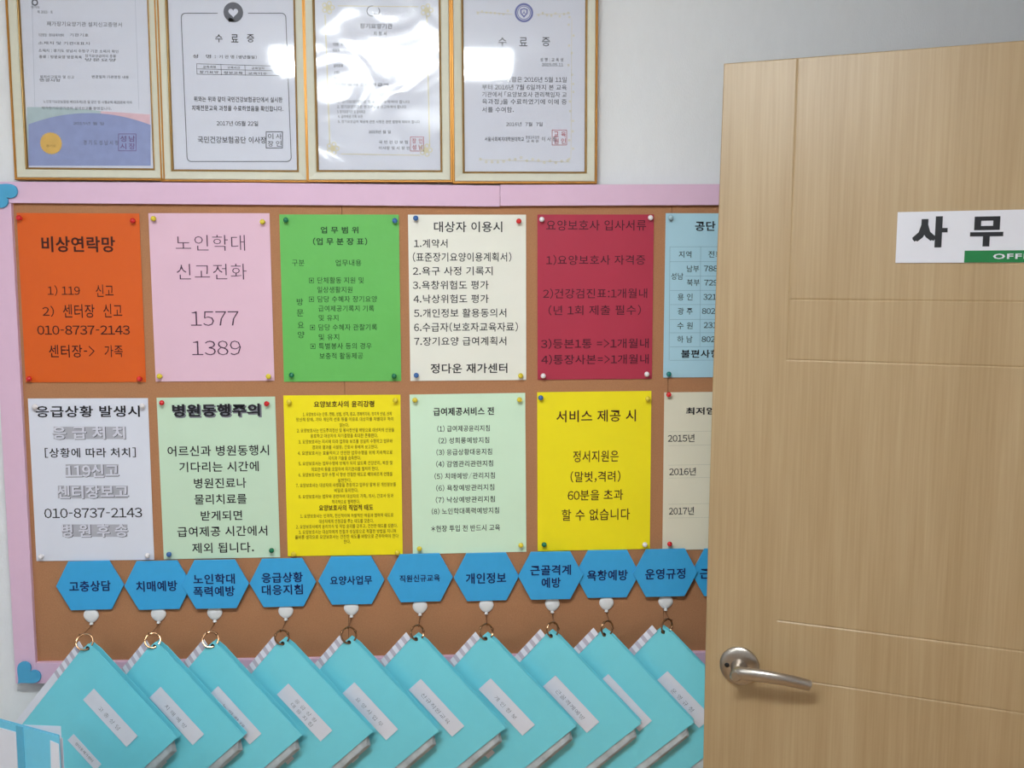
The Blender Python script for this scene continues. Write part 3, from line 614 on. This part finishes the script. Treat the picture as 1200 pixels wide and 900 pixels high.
notice('off white notice listing the years 2015 to 2017 beside the door edge', (bt.x+bb.x)/2+W4/2, (bt.z+bb.z)/2-ZC, .008, sm('off_white_sheet', (226, 221, 201), coat=.2), ['black', 'line2'], [
    ('최저임금', 803.8, 850, 481.5, 8.5, .03), ('2015년', 782.4, 813.6, 513.4, 9.3, .008), ('2016년', 784, 815.3, 552.5, 9.3, .008), ('2017년', 783.6, 813, 598.6, 9.3, .008)],
    [(783, y/3.91+440, 905, y/3.91+440-2.2, .0006) for y in (258, 321, 411, 470, 590, 653)])

# push pins
PINC = {'red': (206, 34, 40), 'yellow': (222, 202, 60), 'green': (22, 112, 78), 'blue': (58, 104, 170), 'white': (232, 228, 232), 'teal': (28, 122, 122), 'pale blue': (168, 200, 214)}
PM = {k: mat('pin_'+k.replace(' ', '_'), v, .25, spec=.5, var=.01) for k, v in PINC.items()}
PROTO = {}
def pin(px, py, colr, where):
    p = at(px, py, -.009)
    if colr not in PROTO:
        r = empty('push_pin', (0, 0, 0))
        hd_ = [(0.0022, .0030), (.0028, .0034), (.0036, .0030), (.0046, .0022), (.0060, .0034), (.0078, .0050), (.0098, .0054), (.0118, .0046), (.0131, .0028), (.0135, .0002)]
        MB().lathe(hd_, (0, 0, 0), (0, -1, 0), 18).build('pin_head', PM[colr], r, smooth=True)
        MB().lathe([(-.004, .0001), (-.0015, .0006), (.0024, .0006)], (0, 0, 0), (0, -1, 0), 8).build('needle', M['steel'], r, smooth=True)
        PROTO[colr] = r
    else:
        src = PROTO[colr]; r = src.copy(); COL.objects.link(r)
        for ch in list(src.children): c2 = ch.copy(); COL.objects.link(c2); c2.parent = r
    r.scale = (.88, .88, .88); r.location = (p.x, -.0005, p.z); r.rotation_euler = (random.uniform(-.25, .1), 0, random.uniform(-.25, .25))
    tag(r, '%s push pin in the %s' % (colr, where), 'push pin', 'push pins holding the notices')
    return r
CN = ('upper left corner', 'upper right corner', 'lower left corner', 'lower right corner')
for sheet, pl in (
    ('the orange notice', [(23.1, 256, 'red'), (154, 258.3, 'red'), (33, 445, 'red'), (164.2, 444.5, 'red')]),
    ('the pale pink notice', [(179, 257, 'yellow'), (308.6, 259.7, 'yellow'), (187.8, 441.2, 'yellow'), (315, 441.2, 'yellow')]),
    ('the bright green notice', [(333.6, 257.5, 'green'), (461.3, 259, 'blue'), (342.5, 440.4, 'green'), (463, 441, 'green')]),
    ('the cream numbered list notice', [(487.4, 256.7, 'blue'), (609, 259.4, 'red'), (486.8, 441.2, 'blue'), (609, 441.2, 'yellow')]),
    ('the crimson notice', [(635.3, 256.8, 'white'), (762.3, 255.6, 'white'), (636.3, 440.6, 'white'), (757.8, 438.9, 'white')]),
    ('the light blue table notice', [(785.9, 254.3, 'pale blue'), None, (783.3, 439, 'teal'), None]),
    ('the white notice with gray lettering', [(41.3, 477.5, 'white'), (166.4, 475.3, 'white'), (48.7, 652.7, 'white'), (172.4, 651.6, 'white')]),
    ('the pale green notice with bold heading', [(189.2, 473.4, 'red'), (313.5, 473.4, 'red'), (198, 650, 'blue'), (318.5, 645.3, 'green')]),
    ('the crowded yellow rules notice', [(338, 471.3, 'yellow'), (464.3, 470.5, 'yellow'), (342.7, 649.5, 'yellow'), (465.9, 648.7, 'yellow')]),
    ('the pale mint guidelines notice', [(486.7, 469.2, 'yellow'), (609.3, 469.2, 'yellow'), (491.2, 643.9, 'yellow'), (610.7, 639.9, 'yellow')]),
    ('the widely spaced yellow notice', [(635, 466, 'blue'), (758.6, 467.6, 'yellow'), (638.4, 639, 'green'), (756.5, 638.2, 'white')]),
    ('the off white yearly notice', [(783.9, 463.5, 'red'), None, (785.9, 637.7, 'red'), None])):
    for cn, q in zip(CN, pl):
        if q: pin(q[0], q[1], q[2], cn+' of '+sheet)

# ------------------------------------------------------------------ hexagon tags, hooks, rings, files
HEX = [((105.3, 686.3), [('고충상담', 81.5, 130, 686.8, 12.5)], 'leftmost of the row, one line of print'),
       ((185, 686), [('치매예방', 159.8, 208, 686.8, 12.5)], 'second from the left, touching the two line tag on its right'),
       ((252.3, 684.9), [('노인학대', 226.9, 275.4, 678.4, 12), ('폭력예방', 226.9, 275.4, 692.9, 12)], 'third from the left, two lines of print'),
       ((331.3, 683), [('응급상황', 306.9, 355, 676.7, 12), ('대응지침', 307, 355, 691, 12)], 'fourth from the left, two lines of print'),
       ((411.7, 680.3), [('요양사업무', 387, 436, 679.9, 10.5)], 'fifth from the left, below the crowded yellow notice'),
       ((492.2, 677.4), [('직원신규교육', 468.4, 515.5, 677.6, 8.5)], 'sixth from the left with the smallest print'),
       ((570, 676.2), [('개인정보', 546, 593, 677.5, 12.5)], 'seventh from the left, below the pale mint notice'),
       ((645.3, 674.7), [('근골격계', 621.6, 669, 668, 12), ('예방', 634.6, 656.8, 682.8, 12)], 'eighth from the left, two lines with a short second one'),
       ((711.8, 672.8), [('욕창예방', 688, 735.4, 674, 12.5)], 'ninth from the left, below the widely spaced yellow notice'),
       ((779.8, 671.5), [('운영규정', 756, 802.8, 672.4, 12.5)], 'tenth from the left, whole and nearest the door'),
       ((848, 670.5), [('근무규정', 820, 870, 671.5, 12.5)], 'mostly hidden behind the door edge')]
hexpts = [(-.0605, 0), (-.0365, .0455), (.0365, .0455), (.0605, 0), (.0365, -.0455), (-.0365, -.0455)]
for i, ((px, py), lines, wh) in enumerate(HEX):
    yh = -.0060-(.0045 if i in (2, 7, 9) else 0)-(.0006 if i % 2 else 0)
    p = at(px, py, yh)
    o = MB().prism(hexpts, 0, .004).build('hexagon_tag', M['hex'], bevel=.0006)
    o.location = (p.x, yh, p.z); o.rotation_euler = (0, random.uniform(-.012, .004)-.006, 0)
    tag(o, 'blue hexagon tag, '+wh, 'tag', 'blue hexagon tags in a row')
    t = MB()
    for s_, x0, x1, yc, h in lines:
        A = at(x0, yc+h/2, yh)-p; B = at(x1, yc+h/2, yh)-p; T = at(x0, yc-h/2, yh)-p
        write(t, s_, Vector((A.x, -.0004, (A.z+B.z)/2)), Vector((B.x-A.x, 0, 0)), Vector((0, 0, T.z-A.z)), .020)
    build_blocks(t, 'lettering', M['navy'], o)
    # a strip of foam tape carries the tag off the cork
    MB().box(-.02, .02, .0038, .0016-yh-.0002, -.02, .02).build('tape_pad', M['white_plastic'], o)

HOOK = [(106, 722), (185, 720.5), (251, 719), (334.5, 717), (411.5, 713.5), (492, 711.5), (570, 710), (647.5, 708.5), (711, 707.3), (780.5, 705.8)]
APEX = [(103.3, 751), (182, 749), (250, 748.4), (332, 745.5), (410, 744.3), (488.5, 740.5), (570, 740), (646.5, 736.8), (709, 735.3), (778, 732)]
ORD = ['leftmost', 'second', 'third', 'fourth', 'fifth', 'sixth', 'seventh', 'eighth', 'ninth', 'tenth']
NAMES = [['고충상담'], ['치매예방'], ['노인학대'], ['응급상황', '대응지침'], ['요양사업무'], ['신규직원교육'], ['개인정보'], ['근골격계예방'], ['욕창예방'], ['운영규정']]
def pos(i): return 'leftmost one' if i == 0 else ORD[i]+' from the left'
TXTTAG = ['one line', 'one line', 'two line', 'two line']
YA = -.058                                    # depth at which the file corners hang
PSI = math.radians(13)
LU, LV = .233, .312
def hook(i):
    p = at(HOOK[i][0], HOOK[i][1], -.004)
    r = empty('balloon_hook', (p.x, YC-.0005, p.z))
    tag(r, 'white balloon shaped hook under the blue hexagon tags, '+pos(i), 'hook', 'balloon hooks under the hexagon tags')
    R = .0136; pr = []
    mb = MB(); n = 24; rows = []
    # flattened dome with a balloon outline that narrows to the knot
    out = []
    for k in range(n):
        t = 2*math.pi*k/n; x = R*math.sin(t); z = R*math.cos(t)
        if z < 0: x *= 1-.22*(-z/R)**1.5; z *= 1.02
        out.append((x, z))
    levels = [(1, 0), (1, .0022), (.9, .0034), (.65, .0046), (.3, .0052)]
    vs = [(x*k, -d, z*k) for k, d in levels for x, z in out]
    fs = [(a*n+k, a*n+(k+1) % n, (a+1)*n+(k+1) % n, (a+1)*n+k) for a in range(len(levels)-1) for k in range(n)]
    fs += [tuple(range(n)), tuple(range((len(levels)-1)*n, len(levels)*n))]
    mb.add(vs, fs).build('balloon', M['white_plastic'], r, smooth=True)
    MB().lathe([(0, .0022), (.0012, .0026), (.0030, .0036), (.0040, .0034), (.0042, .0001)], (0, -.0024, -R-.0002+.0012), (0, 0, -1), 14).build('knot', M['white_plastic'], r, smooth=True)
    ring_top = at(APEX[i][0], HOOK[i][1]+17, -.04).z-p.z
    zz = -R-.0028
    # wire hook: out of the knot, forward and up at the tip
    path = [(0, -.0024, zz), (0, -.004, zz-.0018), (0, -.009, zz-.0032), (0, -.030, zz-.0040), (0, -.052, zz-.0040), (0, -.0565, zz-.002), (0, -.058, zz+.0025)]
    MB().tube(path, .0009, 8).build('wire_hook', M['steel'], r, smooth=True)
    return Vector((p.x, YC-.0005-.048, p.z+zz-.0040))
def ring(i, top, hole):
    # the ring hangs on the wire and passes through the hole
    a = top+Vector((0, 0, .0012)); b = hole+Vector((0, -.0005, -.0012))
    c0 = (a+b)/2; ax = (a-b).normalized(); R = (a-b).length/2
    side = ax.cross(Vector((0, 1, 0))).normalized()      # spread sideways so the ring reads open from the front
    an = .45; side = (side*math.cos(an)+ax.cross(side)*math.sin(an)).normalized()
    n = 28; pts = [ax*R*math.cos(2*math.pi*k/n)+side*R*math.sin(2*math.pi*k/n) for k in range(n)]
    r = empty('binder_ring', c0); tag(r, 'small metal binder ring holding a teal file, '+pos(i), 'ring', 'binder rings on the balloon hooks')
    MB().tube(pts, .0016, 8, True).build('ring_wire', M['steel'], r, smooth=True)
    for k in (5, 23): MB().lathe([(-.0022, .0019), (0, .0025), (.0022, .0019)], pts[k], side.cross(ax)*0+(pts[k+1]-pts[k-1]), 10).build('ring_joint', M['steel'], r, smooth=True)
def filebook(i):
    p = at(APEX[i][0], APEX[i][1], YA)
    r = empty('file_book', p)
    # local axes: u along the top edge (down to the right), v along the spine (down to the left), n towards the viewer
    al = math.radians(45.2 + (i % 3-1)*.35)
    right = Vector((math.cos(PSI), -math.sin(PSI), 0)); nrm = Vector((-math.sin(PSI), -math.cos(PSI), 0)); dn_ = Vector((0, 0, -1))
    U = right*math.cos(al)+dn_*math.sin(al); V = -right*math.sin(al)+dn_*math.cos(al)
    Mx = Matrix(((U.x, nrm.x, V.x, p.x), (U.y, nrm.y, V.y, p.y), (U.z, nrm.z, V.z, p.z), (0, 0, 0, 1)))
    # keep a right-handed rotation: axes (u, n', v) with n' = v x u
    nn = V.cross(U); sg = 1 if nn.dot(nrm) > 0 else -1
    Mx = Matrix(((U.x, nn.x, V.x, p.x), (U.y, nn.y, V.y, p.y), (U.z, nn.z, V.z, p.z), (0, 0, 0, 1)))
    r.matrix_world = Mx
    T = lambda u, n, v: Vector((u, n*sg, v))
    tag(r, 'teal plastic file hanging by one corner from a ring, '+pos(i), 'file', 'teal files hanging below the hexagon tags')
    skew = .026
    def cover(n0, n1, off=(0, 0), u1b=0.0, name='front_cover', bow=0.0):
        # slightly curved sheet, rounded at the hanging corner
        mb = MB(); nu, nv = 10, 12; vs = []
        for lay in (n0, n1):
            for a in range(nv+1):
                for b in range(nu+1):
                    fv = a/nv; fu = b/nu; u0 = skew*fv; u1 = LU-.010*fv+u1b*fv
                    u = u0+(u1-u0)*fu; v = LV*fv
                    if a == 0 and b == 0: u, v = .0035, .0035
                    vs.append(T(u+off[0], lay+bow*math.sin(math.pi*fu)*(.3+.7*fv), v+off[1]))
        N = (nu+1)*(nv+1); fs = []
        for a in range(nv):
            for b in range(nu):
                q = (a*(nu+1)+b, a*(nu+1)+b+1, (a+1)*(nu+1)+b+1, (a+1)*(nu+1)+b); fs.append(q); fs.append(tuple(N+k for k in reversed(q)))
        per = list(range(nu+1))+[a*(nu+1)+nu for a in range(1, nv+1)]+[nv*(nu+1)+b for b in range(nu-1, -1, -1)]+[a*(nu+1) for a in range(nv-1, 0, -1)]
        for a, b in zip(per, per[1:]+per[:1]): fs.append((a, b, N+b, N+a))
        return mb.add(vs, fs).build(name, M['teal'], r, smooth=True)
    fc = cover(0, -.0009, bow=.0015)
    cover(-.0118, -.0127, (0, 0), .018, 'back_cover')
    pg = MB()
    for k in range(6):
        n = -.0025-.0015*k; ub = .0105+.0012*k
        q = [T(.010, n, .014), T(LU-.008, n, .012), T(LU+ub, n, .028), T(LU-.004+ub, n, LV-.004), T(skew+.002, n, LV-.004)]
        q2 = [x+T(0, -.0005, 0) for x in q]; pg.add(q+q2, [(0, 1, 2, 3, 4), (9, 8, 7, 6, 5)] + [(a, a+5, (a+1) % 5+5, (a+1) % 5) for a in range(5)])
    pg.build('pages', M['page'], r)['label'] = 'gray clear pocket pages'
    # spine: folded strip with a ladder of binding slots, then a paper label
    sp = MB(); 
    def sq(v0, v1, mi, u0=-.0140, u1=-.0005, lift=0):
        a0 = skew*v0/LV; a1 = skew*v1/LV
        nA = -.0045; q = [T(a0+u0, nA+lift, v0), T(a0+u1, -.0008+lift, v0), T(a1+u1, -.0008+lift, v1), T(a1+u0, nA+lift, v1)]
        q2 = [x+T(.0008, -.0012, 0) for x in q]; sp.add(q+q2, [(0, 1, 2, 3), (7, 6, 5, 4), (0, 4, 5, 1), (1, 5, 6, 2), (2, 6, 7, 3), (3, 7, 4, 0)], mi)
    v = .018; k = 0
    while v < .100: d = .0088 if k % 2 == 0 else .0074; sq(v, v+d, k % 2); v += d; k += 1
    sq(v, LV-.004, 0)
    sp.build('spine_strip', [M['label'], M['rung']], r)['label'] = 'white spine strip with gray slots'
    # title label
    def lab(u0, u1, v0, v1, name):
        nf = .0018
        o = MB().add([T(*q) for q in ((u0, nf+.0004, v0), (u1, nf+.0004, v0), (u1, nf+.0004, v1), (u0, nf+.0004, v1), (u0, nf, v0), (u1, nf, v0), (u1, nf, v1), (u0, nf, v1))], [(0, 1, 2, 3), (7, 6, 5, 4), (0, 4, 5, 1), (1, 5, 6, 2), (2, 6, 7, 3), (3, 7, 4, 0)]).build(name, M['label'], r, bevel=.0001); o['label'] = 'white paper label'; return o
    lb = lab(.067, .182, .0555, .0875, 'title_label')
    t = MB(); ns = NAMES[i]; nf = .0025
    for q, s_ in enumerate(ns):
        h = .0085 if len(ns) == 1 else .0075; L = min(.072, .0135*len(s_)); vc = .0735 if len(ns) == 1 else (.067+.0115*q); uc = .124
        write(t, ' '.join(s_) if len(s_) < 6 else s_, T(uc-L/2, nf, vc+h/2), Vector((L, 0, 0)), Vector((0, 0, -h)), -.006)
    build_blocks(t, 'lettering', M['gray'], lb)
    l2 = lab(.098, .172, .150, .168, 'owner_label'); t = MB(); write(t, '정다운재가센터', T(.112, nf, .162), Vector((.045, 0, 0)), Vector((0, 0, -.006)), -.004); build_blocks(t, 'lettering', M['gray'], l2)
    # punched hole with a black rim
    hc = (.0085, .0105)
    n = 20; pts = [T(hc[0]+.0026*math.cos(2*math.pi*k/n), .0004, hc[1]+.0026*math.sin(2*math.pi*k/n)) for k in range(n)]
    e = MB().tube(pts, .0011, 8, True); e.add([T(hc[0]+.0026*math.cos(2*math.pi*k/n), .0003, hc[1]+.0026*math.sin(2*math.pi*k/n)) for k in range(n)], [tuple(range(n))])
    e.build('eyelet', M['black_plastic'], r, smooth=True)['label'] = 'black eyelet'
    return Mx @ T(hc[0], 0.0005, hc[1])
for i in range(10):
    tp = hook(i); ho = filebook(i); ring(i, tp, ho)

# ------------------------------------------------------------------ desk with a cyan binder at the lower left
dr = empty('desk', (-1.05, -.47, 0)); tag(dr, 'plain laminate desk below the left end of the notice board', 'desk')
MB().box(-.60, .60, -.31, .27, .675, .70).build('desk_top', M['desk'], dr, bevel=.003)
for a in (-.56, .53):
    for b in (-.28, .21): MB().box(a, a+.03, b, b+.03, 0, .675).build('leg', M['desk_leg'], dr, bevel=.002)
def binder():
    yr = -.33; q = at(69, 863, yr); yaw = math.radians(27)
    r = empty('binder', (q.x, yr, .70), -yaw); ht = q.z-.70
    tag(r, 'light cyan binder with white sheets standing at the lower left photo corner', 'binder')
    Wd = .23
    MB().box(-Wd, 0, 0, .0015, 0, ht).build('front_cover', M['cyan'], r, bevel=.0004)
    MB().box(-Wd, -.014, .0120, .0132, 0, ht-.006).build('back_cover', M['cyan'], r, bevel=.0004)
    MB().box(-Wd, -Wd+.0015, .0015, .0120, 0, ht-.006).build('spine', M['cyan'], r)
    MB().box(-.0915, -.0765, -.0008, .0002, 0.001, ht-.001).build('hinge_band', M['cyan_dark'], r)
    MB().box(-.215, -.0925, -.0012, .0001, .03, ht-.012).build('cover_label', M['label'], r)
    MB().prism([(-.027, .002), (-.0008, .002), (-.0008, ht-.012), (-.0185, ht-.010)], -.0006, .0001).build('edge_strip', M['label'], r)['label'] = 'whitish clear edge strip'
    pg = MB()
    for k in range(5): pg.box(-Wd+.004+.001*k, -.006+.0004*k, .003+.0017*k, .0034+.0017*k, 0.001, ht-.008)
    pg.build('pages', M['label'], r)
    bpy.context.view_layer.update(); inv = r.matrix_world.inverted(); ys = -.272
    a = at(6, 848.5, ys); b = at(71, 851, ys); q = [Vector((a.x, ys, .701)), Vector((b.x, ys, .701)), b, a]
    q = [inv @ v for v in q]; back = [v+Vector((.0002, .0004, 0)) for v in q]
    MB().add(q+back, [(0, 1, 2, 3), (7, 6, 5, 4), (0, 4, 5, 1), (1, 5, 6, 2), (2, 6, 7, 3), (3, 7, 4, 0)]).build('loose_sheet', M['label'], r)['label'] = 'white sheet rising behind the cover'
binder()
